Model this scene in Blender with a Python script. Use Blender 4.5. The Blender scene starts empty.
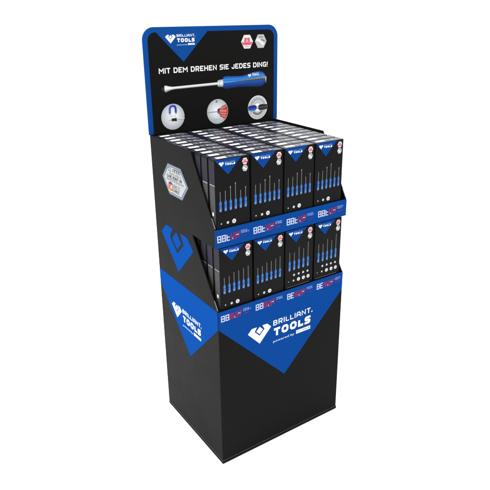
import bpy, bmesh, math, random
from mathutils import Vector, Matrix
random.seed(7)
scene = bpy.context.scene
col = scene.collection
R = math.radians

# ------------------------------------------------------------------ dimensions (metres)
W, D = 0.600, 0.4715            # footprint of the stand
Z1 = 0.688                      # top edge of the lower front (lower tray lip)
Z2, Z3 = 0.934, 1.0015          # bottom and top of the upper tray lip
ZS = 1.2465                     # top of the side panels
ZH = 1.637                      # top of the header
T = 0.004                       # board thickness

# ------------------------------------------------------------------ materials
def lin(c):
    c = c / 255.0
    return c / 12.92 if c <= 0.04045 else ((c + 0.055) / 1.055) ** 2.4

def mat(name, rgb, gain=1.0, rough=0.5, spec=0.25, bump=0.0, var=0.0, scale=40.0):
    m = bpy.data.materials.new(name)
    m.use_nodes = True
    nt = m.node_tree
    b = nt.nodes['Principled BSDF']
    c = [min(0.9, lin(x) * gain) for x in rgb]
    b.inputs['Base Color'].default_value = (*c, 1)
    b.inputs['Roughness'].default_value = rough
    b.inputs['Specular IOR Level'].default_value = spec
    tc = nt.nodes.new('ShaderNodeTexCoord')
    n = nt.nodes.new('ShaderNodeTexNoise')
    n.inputs['Scale'].default_value = scale
    n.inputs['Detail'].default_value = 3
    nt.links.new(tc.outputs['Object'], n.inputs['Vector'])
    if var > 0:
        mx = nt.nodes.new('ShaderNodeMix'); mx.data_type = 'RGBA'
        mx.inputs[6].default_value = (*[x * (1 - var) for x in c], 1)
        mx.inputs[7].default_value = (*[min(.95, x * (1 + var)) for x in c], 1)
        nt.links.new(n.outputs['Fac'], mx.inputs[0])
        nt.links.new(mx.outputs[2], b.inputs['Base Color'])
        r = nt.nodes.new('ShaderNodeMapRange')
        r.inputs['To Min'].default_value = rough * 0.88
        r.inputs['To Max'].default_value = min(1, rough * 1.12)
        nt.links.new(n.outputs['Fac'], r.inputs['Value'])
        nt.links.new(r.outputs['Result'], b.inputs['Roughness'])
    if bump > 0:
        bp = nt.nodes.new('ShaderNodeBump')
        bp.inputs['Strength'].default_value = bump
        bp.inputs['Distance'].default_value = 0.002
        nt.links.new(n.outputs['Fac'], bp.inputs['Height'])
        nt.links.new(bp.outputs['Normal'], b.inputs['Normal'])
    return m

G = 0.62      # photographed colour -> base colour
M = {}
M['black']   = mat('black_board', (29, 29, 28), G*.62, .55, .035, .04, .06, 9)
M['inner']   = mat('black_inside', (14, 14, 15), G, .7, .03, 0, .1, 20)
M['blue']    = mat('blue_print', (20, 80, 166), G*.84, .6, 0.0, .03, .03, 9)
M['hdrblue'] = mat('header_blue', (24, 82, 164), G*.88, .6, 0.0, .03, .03, 9)
M['white']   = mat('white_print', (250, 250, 252), .75, .5, .2, 0, .02, 30)
M['floor']   = mat('white_floor', (255, 255, 255), .9, .8, .0, 0, .01, 2)
M['edge']    = mat('board_edge', (150, 150, 150), G, .7, .1, 0, .2, 60)
M['rim']     = mat('plinth_edge', (96, 96, 96), G, .8, .05, 0, .35, 14)
M['carton']  = mat('carton_black', (29, 29, 30), G*.62, .45, .05, .03, .08, 22)
M['navy']    = mat('carton_navy', (38, 41, 58), G*.8, .3, .26, 0, .1, 30)
M['strip']   = mat('strip_white', (216, 224, 248), G*.9, .5, .1)
M['strip_red'] = mat('strip_red', (186, 28, 70), G*.9, .5, .05)
M['red']     = mat('red_print', (205, 25, 62), G, .5, .15)
M['purple']  = mat('purple_print', (95, 40, 150), G, .5, .15)
M['paleblue']= mat('pale_blue_print', (150, 180, 245), G, .5, .15)
M['badge']   = mat('badge_white', (236, 232, 232), G, .5, .2, 0, .05, 60)
M['stick']   = mat('sticker_face', (226, 230, 232), G*.5, .45, .2, 0, .08, 30)
M['pink']    = mat('badge_pink', (240, 110, 135), G, .5, .2)
M['silver']  = mat('badge_silver', (190, 192, 194), G, .4, .3, 0, .1, 60)
M['silver2'] = mat('badge_silver_light', (235, 236, 238), G, .4, .3)
M['midgrey'] = mat('grey_print', (128, 130, 132), G, .5, .2)
M['dark']    = mat('dark_print', (40, 42, 44), G, .5, .2)
M['disc']    = mat('disc_grey', (206, 212, 214), G, .5, .2, 0, .06, 14)
M['disc2']   = mat('disc_light', (238, 242, 244), G, .5, .2)
M['hblue']   = mat('handle_blue', (30, 108, 205), G*.85, .5, .2)
M['hblue2']  = mat('handle_deep_blue', (12, 72, 165), G, .5, .2)
M['hblue3']  = mat('handle_light_blue', (80, 150, 212), G*.85, .5, .2)
M['hpale']   = mat('handle_pale', (150, 178, 196), G, .5, .2)
M['steel']   = mat('steel_print', (150, 148, 142), G, .5, .2)
M['magnet']  = mat('magnet_blue', (48, 60, 190), G, .5, .2)
M['hand']    = mat('hand_red', (214, 66, 62), G, .5, .2)
M['hand2']   = mat('hand_salmon', (232, 150, 130), G, .5, .2)
M['yellow']  = mat('yellow_print', (235, 205, 70), G, .5, .2)
M['siden']   = mat('carton_side_navy', (52, 50, 64), G*.62, .5, .06, 0, .1, 30)
M['sideg']   = mat('carton_grey_panel', (84, 82, 84), G*.62, .5, .08, 0, .15, 50)
M['sideline'] = mat('carton_side_text', (108, 106, 106), G*.62, .5, .08)
M['sidel']   = mat('carton_side_line', (150, 150, 152), G*.8, .5, .1)
M['hexrim']  = mat('hexagon_rim', (70, 98, 142), G*.45, .45, .25, 0, .1, 40)
M['hexpane'] = mat('hexagon_pane', (176, 190, 204), G*.5, .45, .25, 0, .08, 30)

# ------------------------------------------------------------------ object helpers
def link(o, parent=None):
    col.objects.link(o)
    if parent is not None:
        o.parent = parent
    return o

def empty(name, label, cat, loc=(0, 0, 0), group=None):
    o = bpy.data.objects.new(name, None)
    o.empty_display_size = 0.05
    o.location = loc
    o['label'] = label
    o['category'] = cat
    if group:
        o['group'] = group
    return link(o)

class MB:
    """collects faces with materials, builds ONE mesh object"""
    def __init__(s):
        s.bm = bmesh.new(); s.mats = []
    def mi(s, m):
        if m not in s.mats:
            s.mats.append(m)
        return s.mats.index(m)
    def face(s, pts, m):
        vs = [s.bm.verts.new(p) for p in pts]
        f = s.bm.faces.new(vs); f.material_index = s.mi(m)
        return f
    def box(s, a, b, m, bevel=0.0, top=None):
        r = bmesh.ops.create_cube(s.bm, size=1.0)
        vs = r['verts']
        for v in vs:
            v.co = Vector([(a[i] + b[i]) / 2 + v.co[i] * (b[i] - a[i]) for i in range(3)])
        fs = set(f for v in vs for f in v.link_faces)
        for f in fs:
            f.material_index = s.mi(m)
            if top and f.normal.z > .9 or (top and all(abs(v.co.z - b[2]) < 1e-6 for v in f.verts)):
                f.material_index = s.mi(top)
        if bevel > 0:
            es = list(set(e for v in vs for e in v.link_edges))
            bmesh.ops.bevel(s.bm, geom=es, offset=bevel, segments=2, affect='EDGES', clamp_overlap=True)
    def prism(s, poly, axis, a, b, m, me=None):
        """poly of 2-D points; axis = extrusion axis; other two axes in order"""
        def P(p, t):
            if axis == 0: return (t, p[0], p[1])
            if axis == 1: return (p[0], t, p[1])
            return (p[0], p[1], t)
        A = [s.bm.verts.new(P(p, a)) for p in poly]
        B = [s.bm.verts.new(P(p, b)) for p in poly]
        i = s.mi(m); k = s.mi(me or m)
        f = s.bm.faces.new(A); f.material_index = i
        f = s.bm.faces.new(B[::-1]); f.material_index = i
        n = len(poly)
        for j in range(n):
            f = s.bm.faces.new([A[j], B[j], B[(j + 1) % n], A[(j + 1) % n]])
            f.material_index = k
    def build(s, name, parent=None, smooth=False):
        bmesh.ops.recalc_face_normals(s.bm, faces=s.bm.faces[:])
        me = bpy.data.meshes.new(name)
        s.bm.to_mesh(me); s.bm.free()
        for m in s.mats:
            me.materials.append(M[m])
        if smooth:
            for p in me.polygons: p.use_smooth = True
        return link(bpy.data.objects.new(name, me), parent)

# ------------------------------------------------------------------ printed artwork (flat ink on a board)
def arc(cx, cy, r, a0, a1, n):
    return [(cx + r * math.cos(R(a0 + (a1 - a0) * i / n)), cy + r * math.sin(R(a0 + (a1 - a0) * i / n))) for i in range(n + 1)]

def circle(cx, cy, r, n=40, sy=1.0):
    return [(cx + r * math.cos(2 * math.pi * i / n), cy + sy * r * math.sin(2 * math.pi * i / n)) for i in range(n)]

def hexa(cx, cy, rx, ry):
    return [(cx + rx, cy), (cx + rx * .5, cy + ry), (cx - rx * .5, cy + ry), (cx - rx, cy), (cx - rx * .5, cy - ry), (cx + rx * .5, cy - ry)]

def rrect(x0, y0, x1, y1, r, n=8):
    return (arc(x1 - r, y0 + r, r, -90, 0, n) + arc(x1 - r, y1 - r, r, 0, 90, n) +
            arc(x0 + r, y1 - r, r, 90, 180, n) + arc(x0 + r, y0 + r, r, 180, 270, n))

# technical square lettering drawn as centre lines in a unit cell: (width, strokes, closed flags)
c_ = .22
GL = {
 'A': (.9, [[(0, 0), (0, .72), (.26, 1), (.74, 1), (1, .72), (1, 0)], [(0, .36), (1, .36)]]),
 'B': (.85, [[(0, 0), (0, 1), (.82, 1), (.98, .86), (.98, .64), (.84, .52), (0, .52)], [(.84, .52), (1, .38), (1, .14), (.82, 0), (0, 0)]]),
 'D': (.88, [[(0, 0), (0, 1), (.74, 1), (1, .76), (1, .24), (.74, 0), (0, 0)]]),
 'E': (.78, [[(1, 1), (0, 1), (0, 0), (1, 0)], [(0, .51), (.9, .51)]]),
 'G': (.88, [[(1, .84), (.82, 1), (.2, 1), (0, .82), (0, .18), (.2, 0), (1, 0), (1, .48), (.55, .48)]]),
 'H': (.88, [[(0, 0), (0, 1)], [(1, 0), (1, 1)], [(0, .5), (1, .5)]]),
 'I': (.0, [[(.5, 0), (.5, 1)]]),
 'J': (.72, [[(1, 1), (1, .2), (.8, 0), (.2, 0), (0, .2), (0, .32)]]),
 'K': (.85, [[(0, 0), (0, 1)], [(0, .5), (.35, .5), (1, 1)], [(.35, .5), (1, 0)]]),
 'L': (.72, [[(0, 1), (0, 0), (1, 0)]]),
 'M': (1.08, [[(0, 0), (0, 1), (.5, .42), (1, 1), (1, 0)]]),
 'N': (.9, [[(0, 0), (0, 1), (1, 0), (1, 1)]]),
 'O': (.92, [[(.24, 0), (.76, 0), (1, .24), (1, .76), (.76, 1), (.24, 1), (0, .76), (0, .24), (.24, 0)]]),
 'R': (.86, [[(0, 0), (0, 1), (.8, 1), (1, .86), (1, .56), (.8, .42), (0, .42)], [(.5, .42), (1, 0)]]),
 'S': (.82, [[(0, 0), (.8, 0), (1, .14), (1, .37), (.82, .5), (.18, .5), (0, .63), (0, .86), (.2, 1), (1, 1)]]),
 'T': (.82, [[(0, 1), (1, 1)], [(.5, 1), (.5, 0)]]),
 'W': (1.2, [[(0, 1), (.22, 0), (.5, .8), (.78, 0), (1, 1)]]),
 '8': (.72, [[(0, 0), (0, 1), (1, 1), (1, 0), (0, 0)], [(0, .5), (1, .5)]]),
 't': (.6, [[(0, 1), (0, 0), (1, 0)], [(0, .55), (1, .55)]]),
 '2': (.8, [[(0, 1), (1, 1), (1, .5), (0, .5), (0, 0), (1, 0)]]),
 '5': (.8, [[(1, 1), (0, 1), (0, .5), (1, .5), (1, 0), (0, 0)]]),
 '1': (.0, [[(.5, 0), (.5, 1)]]),
 '7': (.78, [[(0, 1), (1, 1), (.45, 0)]]),
 '!': (.0, [[(.5, .34), (.5, 1)], [(.5, 0), (.5, .14)]]),
 ' ': (.34, []),
}

def ribbon(pts, t):
    """outline of a mitred line of thickness t"""
    closed = (pts[0] == pts[-1])
    P = [Vector(p) for p in (pts[:-1] if closed else pts)]
    n = len(P); L = []; Q = []
    for i in range(n):
        a = P[i - 1] if (i > 0 or closed) else None
        b = P[(i + 1) % n] if (i < n - 1 or closed) else None
        d1 = (P[i] - a).normalized() if a is not None else None
        d2 = (b - P[i]).normalized() if b is not None else None
        if d1 is None: nn = Vector((-d2.y, d2.x)); k = 1
        elif d2 is None: nn = Vector((-d1.y, d1.x)); k = 1
        else:
            n1 = Vector((-d1.y, d1.x)); n2 = Vector((-d2.y, d2.x))
            nn = (n1 + n2)
            if nn.length < 1e-4: nn = n1
            nn.normalize(); k = min(1 / max(.2, nn.dot(n1)), 1.9)
        L.append(P[i] + nn * (t / 2 * k)); Q.append(P[i] - nn * (t / 2 * k))
    out = []
    for i in range(n if closed else n - 1):
        j = (i + 1) % n
        out.append([tuple(L[i]), tuple(L[j]), tuple(Q[j]), tuple(Q[i])])
    return out

class Art:
    """flat ink shapes on a plane: origin o, axes u, v, outward normal n"""
    def __init__(s, o, u, v, n, h0=.0004):
        s.o, s.u, s.v, s.n = Vector(o), Vector(u), Vector(v), Vector(n)
        s.bm = bmesh.new(); s.mats = []; s.h = h0
    def P(s, p, h):
        return s.o + s.u * p[0] + s.v * p[1] + s.n * h
    def add(s, poly, m, step=True):
        if step: s.h += .00002
        if m not in s.mats: s.mats.append(m)
        f = s.bm.faces.new([s.bm.verts.new(s.P(p, s.h)) for p in poly])
        f.material_index = s.mats.index(m)
        f.normal_update()
        if f.normal.dot(s.n) < 0: f.normal_flip()
        return s
    def rect(s, x0, y0, x1, y1, m):
        return s.add([(x0, y0), (x1, y0), (x1, y1), (x0, y1)], m)
    def line(s, pts, t, m):
        s.h += .00002
        for q in ribbon(pts, t):
            s.h += .000004; s.add(q, m, step=False)
        return s
    def text(s, txt, x0, x1, y0, cap, t, m, gap=.28, slant=0.0):
        """lettering that exactly fills x0..x1, cap height cap, stroke t (fractions of cap)"""
        adv = []
        for ch in txt:
            w = GL[ch][0]
            adv.append((w - t if w > 0 else 0) + t if ch != ' ' else w)
        tot = sum(adv) + gap * (len(txt) - 1)
        k = (x1 - x0) / (tot * cap)
        x = x0
        for ch, a in zip(txt, adv):
            w = max(0, a - t)
            for j, st in enumerate(GL[ch][1]):
                pts = []
                for (px, py) in st:
                    yy = (t / 2 + py * (1 - t)) if not (ch in 'I!T1') else py
                    # open ends reach the cap line / base line
                    if ch in 'AHNMRK' and py in (0, 1) and (px, py) in (st[0], st[-1]): yy = py
                    if ch == 'T' and j == 0: yy = 1 - t / 2
                    pts.append((x + (t / 2 + (px * w if GL[ch][0] > 0 else 0)) * cap * k + slant * yy * cap, y0 + yy * cap))
                if ch in 'TSELGBJ58t2' or ch == 'A':
                    pts = extend(pts, st, t * cap * .5 * (k if k < 1.3 else 1.3), ch)
                s.line(pts, t * cap, m)
            x += (a + gap) * cap * k
        return s
    def build(s, name, parent=None):
        me = bpy.data.meshes.new(name)
        s.bm.to_mesh(me); s.bm.free()
        for m in s.mats: me.materials.append(M[m])
        return link(bpy.data.objects.new(name, me), parent)

def extend(pts, st, e, ch):
    """lengthen horizontal free ends by half a stroke so that terminals line up with the letter box"""
    if pts[0] == pts[-1]: return pts
    pts = list(pts)
    for i, j in ((0, 1), (-1, -2)):
        a, b = Vector(pts[i]), Vector(pts[j])
        d = a - b
        if abs(d.y) < 1e-7 and st[i][0] in (0, 1):
            pts[i] = tuple(a + d.normalized() * e)
    return pts

def gem(a, cx, cy, s, m, sy=1.0, core=None):
    """the brand mark: a faceted heart-like V holding a small diamond; s = half width"""
    V = [(-1, .12), (-.66, .46), (-.24, .46), (-.43, .13), (0, -.31), (.43, .13), (.24, .46), (.66, .46), (1, .12), (0, -.95)]
    left = [V[0], V[9], V[4], V[3], V[2], V[1]]
    right = [V[9], V[8], V[7], V[6], V[5], V[4]]
    for q in (left, right):
        a.add([(cx + x * s, cy + y * s * sy) for x, y in q], m, step=(q is left))
    a.add([(cx + x * s, cy + y * s * sy) for x, y in [(0, .42), (.29, .12), (0, -.17), (-.29, .12)]], core or m)

def logo(a, x0, yc, k, m='white', small=False):
    """mark + BRILLIANT / TOOLS / powered by line. x0 = left tip of mark, yc = diamond centre height, k = scale (1 = 0.308 m wide)"""
    gem(a, x0 + .054 * k, yc - .007 * k, .054 * k, m)
    X = x0 + .1185 * k
    a.text('BRILLIANT', X, X + .186 * k, yc - .002 * k, .0225 * k, .17, m, gap=.26)
    a.text('TOOLS', X + .003 * k, X + .187 * k, yc - .0495 * k, .0345 * k, .285, m, gap=.2)
    if not small:
        a.add(circle(X + .1935 * k, yc + .001 * k, .0034 * k, 12), m); a.add(circle(X + .1935 * k, yc + .001 * k, .0018 * k, 8), 'hblue')
        # small "powered by" line and the white plate after it
        powered(a, X, yc - .0775 * k, k, m)
    return a

def font_text(a, txt, x0, x1, y0, h, m):
    """text from the built-in typeface, as flat faces fitted to x0..x1 and height h"""
    cu = bpy.data.curves.new('tmp', 'FONT'); cu.body = txt; cu.resolution_u = 2; cu.offset = -.006
    ob = bpy.data.objects.new('tmp', cu); col.objects.link(ob)
    dg = bpy.context.evaluated_depsgraph_get(); dg.update()
    me = bpy.data.meshes.new_from_object(ob.evaluated_get(dg))
    xs = [v.co.x for v in me.vertices]; ys = [v.co.y for v in me.vertices]
    mx, Mx, my, My = min(xs), max(xs), min(ys), max(ys)
    a.h += .00002
    for p in me.polygons:
        q = []
        for vi in p.vertices:
            c = me.vertices[vi].co
            q.append((x0 + (c.x - mx) / (Mx - mx) * (x1 - x0), y0 + (c.y - my) / (My - my) * h))
        ar = sum(q[i][0] * q[(i + 1) % len(q)][1] - q[(i + 1) % len(q)][0] * q[i][1] for i in range(len(q)))
        if abs(ar) < 1e-12: continue
        a.add(q, m, step=False)
    col.objects.unlink(ob); bpy.data.objects.remove(ob); bpy.data.curves.remove(cu); bpy.data.meshes.remove(me)

def powered(a, X, y, k, m):
    font_text(a, 'powered by', X, X + .104 * k, y - .003 * k, .0125 * k, m)
    a.add([(X + .114 * k, y), (X + .187 * k, y), (X + .187 * k, y + .0155 * k), (X + .114 * k, y + .0155 * k)], m)
    a.text('KS TOOLS', X + .119 * k, X + .182 * k, y + .0035 * k, .0085 * k, .2, 'hblue2', gap=.26)

def ramp_mats(name, stops, n, gain=None):
    out = []
    for i in range(n):
        f = i / (n - 1) * (len(stops) - 1); k = min(int(f), len(stops) - 2); f -= k
        c = [stops[k][j] * (1 - f) + stops[k + 1][j] * f for j in range(3)]
        key = '%s_%d' % (name, i)
        if key not in M: M[key] = mat('ink_' + key, c, gain or G, .5, .12)
        out.append(key)
    return out

def band(a, name, xs, lo, hi, stops, n=10):
    """printed tone running from curve lo to curve hi (lists of heights at xs)"""
    for i, m in enumerate(ramp_mats(name, stops, n)):
        a.h += .00001
        f0, f1 = i / n, (i + 1) / n
        P0 = [(x, l + (h - l) * f0) for x, l, h in zip(xs, lo, hi)]
        P1 = [(x, l + (h - l) * f1) for x, l, h in zip(xs, lo, hi)]
        for k in range(len(xs) - 1):
            q = [P0[k], P0[k + 1], P1[k + 1], P1[k]]
            ar = abs(sum(q[j][0] * q[(j + 1) % 4][1] - q[(j + 1) % 4][0] * q[j][1] for j in range(4)))
            if ar > 1e-9: a.add(q, m, step=False)

def smooth(keys, n=40):
    """sample a smooth curve through (x, z) keys"""
    xs = [keys[0][0] + (keys[-1][0] - keys[0][0]) * i / n for i in range(n + 1)]; out = []
    for x in xs:
        k = 0
        while k < len(keys) - 2 and x > keys[k + 1][0]: k += 1
        x0, z0 = keys[k]; x1, z1 = keys[k + 1]
        m0 = (keys[k + 1][1] - keys[k - 1][1]) / (keys[k + 1][0] - keys[k - 1][0]) if k > 0 else (z1 - z0) / (x1 - x0)
        m1 = (keys[k + 2][1] - z0) / (keys[k + 2][0] - x0) if k < len(keys) - 2 else (z1 - z0) / (x1 - x0)
        h = x1 - x0; t = (x - x0) / h
        out.append((2*t**3-3*t**2+1)*z0 + (t**3-2*t**2+t)*h*m0 + (-2*t**3+3*t**2)*z1 + (t**3-t**2)*h*m1)
    return xs, out

FRONT = lambda y=0.0: ((0, y, 0), (1, 0, 0), (0, 0, 1), (0, -1, 0))
SIDE = lambda x=0.0: ((x, D, 0), (0, -1, 0), (0, 0, 1), (-1, 0, 0))

# ------------------------------------------------------------------ the setting
fl = MB()
fl.face([(-60, -60, 0), (60, -60, 0), (60, 60, 0), (-60, 60, 0)], 'floor')
fo = fl.build('floor'); fo['kind'] = 'structure'

# ------------------------------------------------------------------ the display stand
stand = empty('display_stand', 'tall black and blue cardboard display stand with two stocked trays and a header', 'display stand')

# plinth: narrow rim around the foot
b = MB()
e = .0016
b.prism([(-e, -e), (W + e, -e), (W + e, D + e), (-e, D + e)], 2, .0005, .0125, 'black')
b.prism([(-e + .0008, -e + .0008), (W + e - .0008, -e + .0008), (W + e - .0008, D + e - .0008), (-e + .0008, D + e - .0008)], 2, .0125, .0142, 'rim')
b.build('plinth', stand)

# lower front sheet
b = MB(); b.box((0, 0, .0145), (W, T, Z1), 'black', .0006)
base = b.build('front_panel', stand)
a = Art(*FRONT())
zt = Z1 - .0007
ax, az = .3020, .3075
a.add([(.0006, zt), (.0006, az + (ax) * 1.015), (ax, az), (W - .0006, az + (W - ax) * 1.01), (W - .0006, zt)], 'blue')
a.build('blue_triangle', base)
a = Art(*FRONT(), h0=.0006)
logo(a, .1262, .5535, 1.0)
a.build('brand_logo', base)

def scribble(a, x0, x1, z, h, m, seed):
    r = random.Random(seed); x = x0
    while x < x1 - h * .6:
        w = h * r.uniform(.45, .85)
        k = r.random()
        if k < .14: x += h * .6; continue
        if k < .5:
            a.line([(x, z), (x, z + h), (x + w, z + h), (x + w, z)], h * .24, m)
        elif k < .75:
            a.line([(x + w, z + h), (x, z + h), (x, z), (x + w, z)], h * .24, m)
        else:
            a.line([(x, z), (x, z + h)], h * .28, m); w = h * .3
        x += w + h * .38

def price_strip(z, x0, short, name, parent, idx):
    """white outlined figures, red figures with white marks, then two small lines"""
    a = Art(*FRONT(), h0=.0006)
    h = .0250
    if not short:
        a.text('88t', x0 + .003, x0 + .0525, z - h / 2, h, .155, 'strip', gap=.16, slant=-.04)
        xr = x0 + .0560
    elif short == 1:
        a.text('88', x0 + .003, x0 + .0370, z - h / 2, h, .155, 'strip', gap=.16)
        a.text('11', x0 + .0400, x0 + .0500, z - h / 2, h, .15, 'strip_red', gap=.22)
        xr = x0 + .0530
    else:
        a.text('BE', x0 + .003, x0 + .0350, z - h / 2, h, .155, 'strip', gap=.16)
        a.text('5', x0 + .0380, x0 + .0500, z - h / 2 + .003, h * .8, .18, 'strip_red', gap=.2)
        xr = x0 + .0530
    a.text('1', xr, xr + .004, z - h / 2, h, .15, 'strip_red')
    a.rect(xr + .0070, z - .0110, xr + .0092, z - .0030, 'strip')
    a.text('5', xr + .0115, xr + .0220, z - h / 2, h, .17, 'strip_red')
    a.text('7', xr + .0245, xr + .0370, z - h / 2 + .001, h, .17, 'strip_red')
    a.rect(xr + .0215, z + .0015, xr + .0330, z + .0045, 'strip')
    xb = x0 + .099
    scribble(a, xb, xb + .030, z + .0105, .0042, 'paleblue', 11 + idx)
    scribble(a, xb, xb + .032, z + .0040, .0046, 'paleblue', 21 + idx)
    scribble(a, xb + .001, xb + .028, z - .0075, .0040, 'purple' if (idx + short) % 2 == 0 else 'strip_red', 31 + idx)
    return a.build(name, parent)

for i, x0 in enumerate((.0085, .1600, .3085, .4580)):
    price_strip(.6565, x0, (1, 1, 2, 2)[i], 'price_print', base, i)

# side sheets (one cut-out board each, left and right)
prof = [(T, .0145), (D, .0145), (D, ZS), (.1545, ZS), (T, Z3 + .004), (T, Z2), (.168, Z2), (T, Z1 + .002)]
for x0 in (0.0, W - T):
    b = MB()
    b.prism(prof, 0, x0, x0 + T, 'black')
    sp = b.build('side_panel', stand)
    if x0 == 0.0:
        left = sp
    # bare board showing at the lower end of each slanted cut
    for (p, q) in (((.1545, ZS), (T, Z3 + .004)), ((.168, Z2), (T, Z1 + .002))):
        b = MB(); P, Q = Vector(p), Vector(q); dr = (Q - P).normalized(); nn = Vector((dr.y, -dr.x))
        if nn.x > 0: nn = -nn
        A = P + (Q - P) * .86 + nn * .0004; B = P + (Q - P) * .995 + nn * .0004
        b.face([(x0 + .0006, A.x, A.y), (x0 + T - .0006, A.x, A.y), (x0 + T - .0006, B.x, B.y), (x0 + .0006, B.x, B.y)], 'edge')
        b.build('bare_edge', sp)
a = Art(*SIDE())
U = lambda y: D - y
sx, sz = U(.2330), .3800
a.add([(.0005, .6875), (.0005, sz + sx * 1.015), (sx, sz), (D - T, sz + (D - T - sx) * 1.015), (D - T, .6875)], 'blue')
a.build('blue_triangle', left)
a = Art(*SIDE(), h0=.0006)
logo(a, U(.3755), .5610, .785)
a.build('brand_logo', left)
a = Art(*SIDE())
gem(a, U(.2965), .8520, .1315, 'blue', sy=.93)
a.build('brand_mark', left)
# hexagonal sticker with a picture and lines of text
a = Art(*SIDE())
hc = (U(.2830), 1.1070)
a.add(hexa(hc[0], hc[1], .1040, .0600), 'hexrim')
a.add(hexa(hc[0], hc[1], .0990, .0568), 'hexpane')
a.add(hexa(hc[0], hc[1], .0935, .0530), 'hexrim')
a.add(hexa(hc[0], hc[1], .0885, .0498), 'stick')
for q, (dz, hh, wl, wr, m) in enumerate(((.0330, .0125, .046, .046, 'dark'), (.0190, .0085, .046, .052, 'midgrey'), (.0065, .0090, .060, .062, 'dark'), (-.0040, .0060, .066, .070, 'midgrey'))):
    scribble(a, hc[0] - wl, hc[0] + wr, hc[1] + dz, hh, m, 3 + q)
a.add(circle(hc[0] - .036, hc[1] - .0260, .0170, 24), 'hand')
a.add(arc(hc[0] - .036, hc[1] - .0260, .0172, 30, 150, 12), 'dark')
a.add([(hc[0] - .040, hc[1] - .034), (hc[0] - .020, hc[1] - .034), (hc[0] - .020, hc[1] - .019), (hc[0] - .032, hc[1] - .019)], 'stick')
a.line([(hc[0] - .050, hc[1] - .0405), (hc[0] - .040, hc[1] - .0450), (hc[0] - .022, hc[1] - .0450)], .0050, 'yellow')
scribble(a, hc[0] - .010, hc[0] + .046, hc[1] - .0270, .0120, 'midgrey', 9)
scribble(a, hc[0] - .012, hc[0] + .038, hc[1] - .0410, .0080, 'dark', 12)
a.build('hexagon_sticker', left)

# upper tray: lip, floor; lower tray floor; back
b = MB(); b.box((0, 0, Z2), (W, T, Z3), 'blue', .0006)
lip = b.build('upper_tray_lip', stand)
for i, x0 in enumerate((.0040, .1530, .3010, .4515)):
    price_strip(.9675, x0, 0, 'price_print', lip, i)
b = MB(); b.box((T + .0005, T + .0005, Z2 + .0005), (W - T - .0005, D - .0005, Z2 + .0045), 'inner'); b.build('tray_floor', stand)
b = MB(); b.box((T + .0005, T + .0005, .620), (W - T - .0005, D - .0005, .624), 'inner'); b.build('tray_floor', stand)
b = MB(); b.box((0, D + .0003, .0145), (W, D + T, ZS), 'inner'); b.build('back_panel', stand)

# header: blue board with a black field, pictures and writing
b = MB()
hx0, hx1 = -.0040, .6035
rr = .046
outline = [(hx0, ZS + .0006), (hx1, ZS + .0006)] + arc(hx1 - rr, ZH - rr, rr, 0, 90, 14) + arc(hx0 + rr, ZH - rr, rr, 90, 180, 14)
b.prism(outline, 1, D, D + .005, 'hdrblue')
hd = b.build('header_panel', stand)
a = Art(*FRONT(D))
r2 = .030
ix0, ix1, iz1 = .0155, .5845, 1.6185
a.add([(ix0, ZS + .0008), (ix1, ZS + .0008)] + arc(ix1 - r2, iz1 - r2, r2, 0, 90, 12) + arc(ix0 + r2, iz1 - r2, r2, 90, 180, 12), 'black')
a.build('black_field', hd)
a = Art(*FRONT(D), h0=.0005)
a.add([(.0500, iz1 + .0008), (.1585, 1.5100), (.2680, iz1 + .0008)], 'hdrblue')
a.build('blue_triangle', hd)
a = Art(*FRONT(D), h0=.0006)
logo(a, .0868, 1.6015, .400)
a.build('brand_logo', hd)
a = Art(*FRONT(D), h0=.0005)
a.text('MIT DEM DREHEN SIE JEDES DING!', .0525, .5515, 1.4715, .0196, .195, 'white', gap=.2)
a.build('headline', hd)

# screwdriver picture
a = Art(*FRONT(D), h0=.0005)
zc = 1.4155
a.add([(.0600, zc - .006), (.0712, zc - .009), (.0712, zc + .007), (.0600, zc + .005)], 'dark')
xs = [.0715, .0780, .0900, .1030, .1150, .2000, .3100]
lo = [zc + z for z in (-.0130, -.0138, -.0095, -.0062, -.0050, -.0040, -.0028)]
hi = [zc + z for z in (.0110, .0118, .0080, .0056, .0052, .0066, .0085)]
band(a, 'shaft', xs, lo, hi, [(120, 122, 124), (205, 207, 209), (255, 255, 255), (255, 255, 255), (214, 216, 218)], 9)
band(a, 'ferrule', [.3060, .3120, .3320], [zc - .0085, zc - .0108, zc - .0118], [zc + .0142, zc + .0165, zc + .0180], [(130, 132, 134), (250, 250, 250), (255, 255, 255), (190, 192, 194)], 8)
a.rect(.3135, zc - .0100, .3148, zc + .0160, 'midgrey')
xs, top = smooth([(.3320, .0262), (.3450, .0290), (.3700, .0282), (.4100, .0262), (.4350, .0276), (.4600, .0330), (.4850, .0380), (.5100, .0388), (.5300, .0335), (.5400, .0225)], 48)
_, mid = smooth([(.3320, .0050), (.4000, .0055), (.4600, .0070), (.5400, .0110)], 48)
_, bot = smooth([(.3320, -.0170), (.3450, -.0205), (.3700, -.0195), (.4200, -.0180), (.4700, -.0215), (.5080, -.0235), (.5300, -.0190), (.5400, -.0070)], 48)
A_ = [zc + z for z in bot]; B_ = [zc + z for z in mid]; C_ = [zc + z for z in top]
band(a, 'grip_low', xs, A_, B_, [(5, 34, 92), (10, 58, 138), (16, 80, 168), (24, 96, 186)], 10)
band(a, 'grip_top', xs, B_, C_, [(26, 104, 192), (42, 128, 212), (58, 144, 222), (28, 106, 196), (14, 78, 162)], 12)
xs2, m2 = smooth([(.3330, .0030), (.3700, .0042), (.4150, .0070)], 12)
_, m3 = smooth([(.3330, .0090), (.3700, .0085), (.4150, .0085)], 12)
band(a, 'grip_glint', xs2, [zc + z for z in m2], [zc + z for z in m3], [(60, 140, 225), (130, 195, 245), (70, 150, 230)], 6)
xs2, m2 = smooth([(.3950, .0070), (.4600, .0045), (.5400, .0055)], 20)
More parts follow.
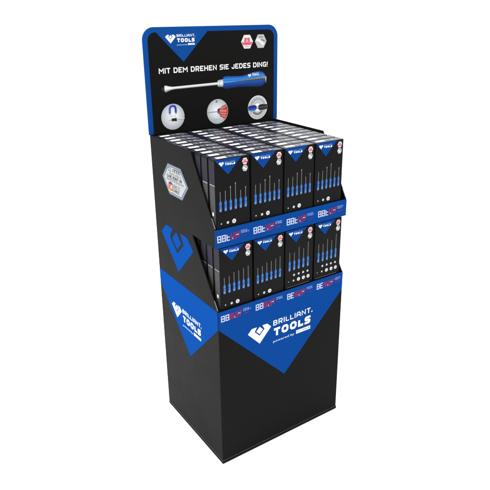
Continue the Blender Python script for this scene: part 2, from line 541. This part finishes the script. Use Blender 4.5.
_, m3 = smooth([(.3950, .0078), (.4600, .0120), (.5400, .0170)], 20)
band(a, 'grip_dark', xs2, [zc + z for z in m2], [zc + z for z in m3], [(60, 66, 76), (96, 100, 106), (178, 176, 172), (140, 140, 140)], 8)
for k in range(11):
    x = .4350 + k * .0085
    a.add([(x, zc + .0056), (x + .0022, zc + .0056), (x + .0048, zc + .0105 + k * .0003), (x + .0026, zc + .0105 + k * .0003)], 'dark')
band(a, 'pommel', [.5400, .5455], [zc - .0110] * 2, [zc + .0175] * 2, [(70, 74, 80), (150, 150, 150), (215, 215, 212), (150, 150, 148)], 8)
gem(a, .4600, zc + .0262, .0085, 'white')
a.text('TOOLS', .4735, .5060, zc + .0235, .0058, .30, 'white', gap=.22)
a.text('BRILLIANT', .4735, .5060, zc + .0305, .0036, .2, 'white', gap=.3)
a.build('screwdriver_picture', hd)

# three round pictures
def disc(cx, cz, fx, fz, name, stops):
    """round picture ground: soft printed tone running in towards (fx, fz)"""
    a = Art(*FRONT(D), h0=.0005)
    n = 12
    for i, m in enumerate(ramp_mats(name, stops, n, .8)):
        t = i / n
        a.add(circle(cx + fx * t, cz + fz * t, .0500 * (1 - t), 48), m)
    return a
SOFT = [(176, 182, 186), (204, 210, 213), (226, 231, 234), (246, 248, 249)]
cx, cz = .1005, 1.3068
a = disc(cx, cz, .006, .006, 'disc_a', SOFT)
a.line([(cx - .013, cz + .014), (cx - .013, cz + .028)] + arc(cx, cz + .030, .0128, 180, 0, 12) + [(cx + .013, cz + .014)], .0088, 'magnet')
a.line([(cx - .0150, cz + .018), (cx - .0150, cz + .029)] + arc(cx, cz + .0305, .0152, 178, 60, 8), .0016, 'paleblue')
a.rect(cx - .0172, cz + .0105, cx - .0088, cz + .0150, 'paleblue'); a.rect(cx + .0088, cz + .0105, cx + .0172, cz + .0150, 'paleblue')
for dx in (-.009, .0, .009):
    a.line([(cx + dx, cz - .001), (cx + dx, cz + .0065)], .0016, 'midgrey')
band(a, 'bit', [cx - .007, cx + .015], [cz - .016, cz - .018], [cz - .006, cz - .0055], [(24, 26, 28), (60, 62, 66), (20, 22, 24), (70, 72, 76)], 7)
band(a, 'rod', [cx + .015, cx + .024, cx + .0495], [cz - .016, cz - .0135, cz - .0125], [cz - .0055, cz - .0070, cz - .0085], [(180, 182, 184), (255, 255, 255), (235, 236, 238)], 5)
a.rect(cx - .020, cz - .0125, cx - .007, cz - .0105, 'silver')
a.build('round_picture', hd)
cx, cz = .3025, 1.3075
a = disc(cx, cz, -.010, .002, 'disc_b', SOFT)
for k in range(5):
    a.line([(cx - .040 + k * .004, cz - .022 - k * .004), (cx + .014, cz - .034 + k * .001)], .0007, 'disc')
band(a, 'thin_rod', [cx - .0495, cx + .004], [cz - .0016, cz - .0022], [cz + .0018, cz + .0026], [(90, 94, 98), (250, 250, 250), (150, 154, 158)], 5)
band(a, 'small_grip', [cx - .001, cx + .004, cx + .016], [cz - .007, cz - .0105, cz - .0110], [cz + .008, cz + .0115, cz + .0130], [(60, 150, 225), (40, 110, 215), (40, 50, 150), (26, 30, 96)], 8)
def capsule(p, q, r, n=7):
    d = math.degrees(math.atan2(q[1] - p[1], q[0] - p[0]))
    return arc(p[0], p[1], r, d + 90, d + 270, n) + arc(q[0], q[1], r, d - 90, d + 90, n)
# the hand: palm at the rim, thumb above, three fingers closing on the grip
a.add([(cx + .020, cz - .020), (cx + .030, cz - .0345), (cx + .0445, cz - .019), (cx + .0488, cz), (cx + .0455, cz + .0185), (cx + .034, cz + .0150), (cx + .022, cz + .008)], 'hand')
for (x0, z0, x1, z1, rr_) in ((.0165, -.0165, .034, -.0230, .0058), (.0130, -.0080, .036, -.0130, .0060), (.0120, .0015, .038, -.0020, .0060)):
    a.add(capsule((cx + x0, cz + z0), (cx + x1, cz + z1), rr_ + .0010), 'hand')
    a.add(capsule((cx + x0 + .0012, cz + z0 + .0010), (cx + x1, cz + z1 + .0012), rr_ - .0016), 'hand2')
a.add(capsule((cx + .0140, cz + .0105), (cx + .036, cz + .0160), .0050), 'hand')
a.add(capsule((cx + .0150, cz + .0112), (cx + .034, cz + .0162), .0030), 'hand2')
a.line([(cx + .020, cz + .0190), (cx + .034, cz + .0225), (cx + .042, cz + .0245)], .0022, 'dark')
a.add(circle(cx - .004, cz + .041, .0045, 12), 'hexpane')
a.build('round_picture', hd)
cx, cz = .5008, 1.3058
a = disc(cx, cz, 0, 0, 'disc_c', [(212, 214, 216), (188, 190, 192), (150, 153, 156), (206, 208, 210), (176, 178, 182), (236, 237, 238), (255, 255, 255), (255, 255, 255)])
a.add(arc(cx, cz, .040, 210, 330, 16) + arc(cx, cz, .0345, 330, 210, 16), 'silver2')
a.add(arc(cx, cz, .031, 215, 325, 16) + arc(cx, cz, .024, 325, 215, 16), 'midgrey')
for k in range(16):
    t0 = R(k * 22.5 + 8)
    a.line([(cx + .0425 * math.cos(t0), cz + .0425 * math.sin(t0)), (cx + .0470 * math.cos(t0), cz + .0470 * math.sin(t0))], .0012, 'midgrey')
band(a, 'blue_grip', [cx - .0488, cx - .022, cx - .012, cx - .006], [cz - .009, cz - .0125, cz - .0105, cz - .006], [cz + .008, cz + .0115, cz + .0095, cz + .006], [(60, 140, 220), (30, 90, 205), (36, 52, 160), (28, 34, 110)], 8)
band(a, 'dark_grip', [cx + .003, cx + .010, cx + .024, cx + .0488], [cz - .007, cz - .0120, cz - .0125, cz - .009], [cz + .007, cz + .0110, cz + .0120, cz + .009], [(18, 20, 22), (40, 44, 46), (92, 96, 98), (34, 38, 40), (20, 22, 24)], 9)
for k in range(4):
    a.rect(cx + .014 + k * .007, cz - .0085, cx + .0155 + k * .007, cz + .0085, 'dark')
band(a, 'hub', [cx - .006, cx + .003], [cz - .004] * 2, [cz + .004] * 2, [(150, 150, 150), (255, 255, 255), (170, 170, 170)], 5)
a.build('round_picture', hd)

# two hexagonal badges
def badge_red(a, cx, cz, rx, ry):
    a.add(hexa(cx, cz, rx, ry), 'badge')
    a.text('25', cx - rx * .45, cx + rx * .45, cz + ry * .02, ry * .55, .26, 'red', gap=.22)
    a.add([(cx - rx * .93, cz - ry * .02), (cx + rx * .93, cz - ry * .02), (cx + rx * .72, cz - ry * .5), (cx - rx * .72, cz - ry * .5)], 'pink')
    a.rect(cx - rx * .5, cz - ry * .33, cx + rx * .5, cz - ry * .2, 'hand')
    a.rect(cx - rx * .35, cz - ry * .78, cx + rx * .35, cz - ry * .64, 'silver')
def badge_silver(a, cx, cz, rx, ry):
    a.add(hexa(cx, cz, rx, ry), 'silver')
    a.add([(cx - rx * .9, cz + ry * .15), (cx - rx * .55, cz + ry * .55), (cx + rx * .7, cz - ry * .35), (cx + rx * .3, cz - ry * .7), (cx - rx * .1, cz - ry * .2)], 'silver2')
    a.rect(cx - rx * .35, cz + ry * .55, cx + rx * .4, cz + ry * .7, 'midgrey')
    a.add([(cx + rx * .1, cz + ry * .35), (cx + rx * .75, cz + ry * .1), (cx + rx * .7, cz - ry * .1), (cx + rx * .05, cz + ry * .15)], 'midgrey')
a = Art(*FRONT(D), h0=.0005); badge_red(a, .4500, 1.5735, .0290, .0262); a.build('badge', hd)
a = Art(*FRONT(D), h0=.0005); badge_silver(a, .5175, 1.5735, .0290, .0262); a.build('badge', hd)

# ------------------------------------------------------------------ the boxed screwdriver sets
BW, BD, BH = .1370, .0415, .3040
def carton_mesh():
    b = MB()
    b.box((0, 0, 0), (BW, BD, BH - .0006), 'carton', .0009)
    # tuck-in lid with its fold line along the back edge
    b.box((.0008, .0006, BH - .0006), (BW - .0008, BD - .0030, BH), 'navy', .0002)
    return b
BF = ((0, 0, 0), (1, 0, 0), (0, 0, 1), (0, -1, 0))
BT = ((0, 0, BH), (1, 0, 0), (0, 1, 0), (0, 0, 1))
BS = ((0, BD, 0), (0, -1, 0), (0, 0, 1), (-1, 0, 0))

def driver(parent, x, zb, zh, zt, head):
    a = Art(*BF)
    a.rect(x - .0009, zh - .002, x + .0009, zt, 'steel'); a.rect(x - .0009, zh - .002, x - .0003, zt, 'midgrey')
    if head:
        a.add([(x - .0020, zt - .005), (x + .0020, zt - .005), (x + .0014, zt + .0005), (x - .0014, zt + .0005)], 'steel')
    L = zh - zb
    a.add([(x - .0042, zb + .002), (x - .0026, zb), (x + .0026, zb), (x + .0042, zb + .002), (x + .0053, zb + L * .28), (x + .0043, zb + L * .55),
           (x + .0054, zb + L * .78), (x + .0036, zh), (x - .0036, zh), (x - .0054, zb + L * .78), (x - .0043, zb + L * .55), (x - .0053, zb + L * .28)], 'hblue')
    a.rect(x - .0004, zb + L * .30, x + .0030, zb + L * .92, 'hblue3'); a.rect(x - .0036, zb + L * .30, x - .0020, zb + L * .90, 'hblue2')
    a.rect(x - .0040, zb + L * .56, x + .0040, zb + L * .61, 'hblue2')
    a.add([(x - .0030, zb + .0020), (x + .0030, zb + .0020), (x + .0036, zb + L * .24), (x - .0036, zb + L * .24)], 'hpale')
    a.rect(x - .0016, zb + L * .08, x + .0016, zb + L * .18, 'hblue2')
    return a.build('screwdriver_picture', parent)

def make_box(kind, side, front=True):
    t = empty('screwdriver_box', 'x', 'box')
    carton_mesh().build('carton', t)
    a = Art(*BT, h0=.00005)
    a.rect(.0180, .0120, .0570, .0290, 'white')
    a.rect(.0150, .0328, .0960, .0334, 'midgrey')
    font_text(a, 'TOOLS', .0640, .0820, .0180, .0075, 'silver2')
    a.rect(.0880, .0165, .1080, .0215, 'silver'); a.rect(.0880, .0245, .1010, .0280, 'silver'); a.rect(.1120, .0170, .1220, .0260, 'midgrey')
    for k in range(6):
        a.rect(.0640 + k * .0030, .0285, .0658 + k * .0030, .0305, 'silver')
    a.rect(.0640, .0125, .1180, .0138, 'midgrey'); a.rect(.0180, .0070, .0900, .0080, 'midgrey'); a.rect(.1000, .0068, .1280, .0095, 'silver')
    a.rect(.0180, .0355, .1200, .0366, 'silver')
    a.build('top_print', t)
    if side:
        a = Art(*BS, h0=.0002)
        a.rect(.0060, BH - .086, BD - .0030, BH - .006, 'siden')
        a.rect(.0060, BH - .0905, BD - .0030, BH - .0865, 'sidel')
        a.rect(.0060, .0420, BD - .0030, BH - .0910, 'sideg')
        for k in range(9):
            a.rect(.0100, BH - .103 - k * .0095, .0100 + (.021 if k % 3 else .014), BH - .1012 - k * .0095, 'sideline')
        a.rect(.0180, BH - .197, .0275, BH - .184, 'silver2')
        a.build('side_print', t)
    if front:
        a = Art(*BF)
        a.add([(.0012, BH - .0012), (.0510, BH - .0550), (.1030, BH - .0012)], 'blue')
        gem(a, .0260, BH - .0150, .0100, 'white')
        a.text('BRILLIANT', .0400, .0790, BH - .0145, .0042, .2, 'paleblue', gap=.3)
        a.text('TOOLS', .0400, .0790, BH - .0225, .0066, .32, 'white', gap=.2)
        a.build('blue_triangle', t)
        a = Art(*BF); badge_red(a, .1185, BH - .0190, .0115, .0108); a.build('badge', t)
        a = Art(*BF); badge_silver(a, .1185, BH - .0430, .0115, .0108); a.build('badge', t)
        if kind == 'graded':      # lengths rise to the fourth, then two short
            zt = [.1940, .1955, .2070, .2170, .1870, .1960]
            for k in range(6):
                driver(t, .0180 + k * .0203, .1225, .1600, zt[k], k in (2, 3, 5))
        elif kind == 'rising':    # lengths rise from left to right
            zt = [.1890, .1910, .2010, .2020, .2060, .2100]
            for k in range(6):
                driver(t, .0170 + k * .0203, .1250, .1610, zt[k], False)
        else:                      # five drivers above two rows of bits
            zt = [.2130, .2090, .2260, .2150, .2380]
            for k in range(5):
                driver(t, .0215 + k * .0224, .1350, .1760, zt[k], False)
        def icon(x, z, r):
            a = Art(*BF); a.add(circle(x, z, r * .94, 20), 'silver'); a.add(circle(x, z, r * .80, 20), 'silver2')
            if r > .004:
                a.add(circle(x, z, r * .42, 6), 'silver'); a.line([(x - r * .3, z), (x + r * .3, z)], r * .14, 'dark'); a.line([(x, z - r * .3), (x, z + r * .3)], r * .14, 'dark')
            a.build('tip_picture', t)
        if kind == 'five':
            icon(.0180, .0905, .0018); icon(.0420, .0905, .0042)
            for x in (.0665, .0910, .1145): icon(x, .0910, .0082)
            for x in (.0440, .0670, .0890, .1110): icon(x, .1145, .0050)
            a = Art(*BF); a.rect(.0080, .0660, .1200, .0672, 'steel'); a.build('text_line', t)
        else:
            icon(.0195, .0800, .0026); icon(.0455, .0800, .0052); icon(.0710, .0805, .0088)
    return t

def copy_tree(o):
    c = o.copy(); col.objects.link(c)
    for ch in o.children:
        k = ch.copy(); col.objects.link(k); k.parent = c
    return c

GU = 'boxed screwdriver sets standing in the upper tray'
GLo = 'boxed screwdriver sets standing in the lower tray'
proto = {}
used = set()
def place(kind, side, front, x, y, z, label, group, jig=1.0):
    key = (kind, side, front)
    if key not in proto:
        proto[key] = make_box(*key)
    if key in used:
        o = copy_tree(proto[key])
    else:
        o = proto[key]; used.add(key)
    o.location = (x + random.uniform(-.0004, .0004) * jig, y + random.uniform(-.0006, .0006) * jig, z)
    o.rotation_euler = (0, 0, R(random.uniform(-.25, .25)) * jig)
    o['label'] = label; o['group'] = group
    return o

colname = ['leftmost', 'second from left', 'third from left', 'rightmost']
rowname = ['front', 'second', 'third', 'fourth', 'fifth', 'sixth', 'seventh', 'eighth', 'ninth', 'tenth']
for i in range(4):
    for j in range(10):
        x = .0092 + .1428 * i; y = .0075 + .0462 * j
        if j == 0:
            lab = ['black box of six blue screwdrivers at the front of upper tray, leftmost of four',
                   'black box of six blue screwdrivers at the front of upper tray, second from left',
                   'black box of six blue screwdrivers at the front of upper tray, third from left',
                   'black box of six blue screwdrivers at the front of upper tray, rightmost of four'][i]
        elif j == 9:
            lab = 'black box in upper tray, rearmost one touching the header, %s column' % colname[i]
        else:
            lab = 'black box in upper tray, %s one counted from the front, %s column' % (rowname[j], colname[i])
        place('graded', i == 0, j == 0, x, y, Z3 - .0625, lab, GU)
lowlab = ['black box of six rising screwdrivers at the front of lower tray, leftmost of four',
          'black box of six rising screwdrivers at the front of lower tray, second from left',
          'black box of five screwdrivers over two dotted rows, third from left in lower tray',
          'black box of five screwdrivers over two dotted rows, rightmost in lower tray']
for i in range(4):
    place(('rising', 'rising', 'five', 'five')[i], i == 0, True, .0170 + .1437 * i, .0075, .6250, lowlab[i], GLo)
for j in (1, 2, 3):
    place('rising', True, False, .0170, .0075 + .0462 * j, .6250,
          'black box in lower tray seen through the left side cut-out, %s from the front' % rowname[j], GLo)

# ------------------------------------------------------------------ light
w = bpy.data.worlds.new('World'); scene.world = w; w.use_nodes = True
bg = w.node_tree.nodes['Background']
bg.inputs['Color'].default_value = (1, 1, 1, 1); bg.inputs['Strength'].default_value = 1.45

def softbox(name, loc, target, size, power):
    l = bpy.data.lights.new(name, 'AREA'); l.shape = 'SQUARE'; l.size = size; l.energy = power
    o = bpy.data.objects.new(name, l); col.objects.link(o); o.location = loc
    o.rotation_euler = (Vector(target) - Vector(loc)).to_track_quat('-Z', 'Y').to_euler()
    return o
softbox('softbox_side', (-2.2, 1.1, 2.7), (0, .25, 1.15), 1.8, 118)
softbox('overhead_floor_fill', (.3, .3, 4.2), (.3, .3, 0), 3.0, 190)  # added fill lamp that lifts the floor to white without lighting the front

# ------------------------------------------------------------------ camera (fitted to the photograph)
cam = bpy.data.cameras.new('camera'); co = bpy.data.objects.new('camera', cam); col.objects.link(co)
yaw, pitch = -.61568, -.37656
co.location = (-.91564, -1.58275, 1.71038)
fw = Vector((-math.sin(yaw) * math.cos(pitch), math.cos(yaw) * math.cos(pitch), math.sin(pitch)))
r = Vector((math.cos(yaw), math.sin(yaw), 0)); u = r.cross(fw)
co.matrix_world = Matrix(((r.x, u.x, -fw.x, co.location.x), (r.y, u.y, -fw.y, co.location.y), (r.z, u.z, -fw.z, co.location.z), (0, 0, 0, 1)))
cam.sensor_fit = 'HORIZONTAL'; cam.sensor_width = 36
cam.lens = 36 * 578.83 / 490
cam.shift_x = -19.656 / 490
cam.shift_y = -10.755 / 490
cam.clip_start = .05; cam.clip_end = 300
scene.camera = co
scene.view_settings.view_transform = 'Standard'
scene.view_settings.look = 'None'
scene.view_settings.exposure = 0
scene.view_settings.gamma = 1
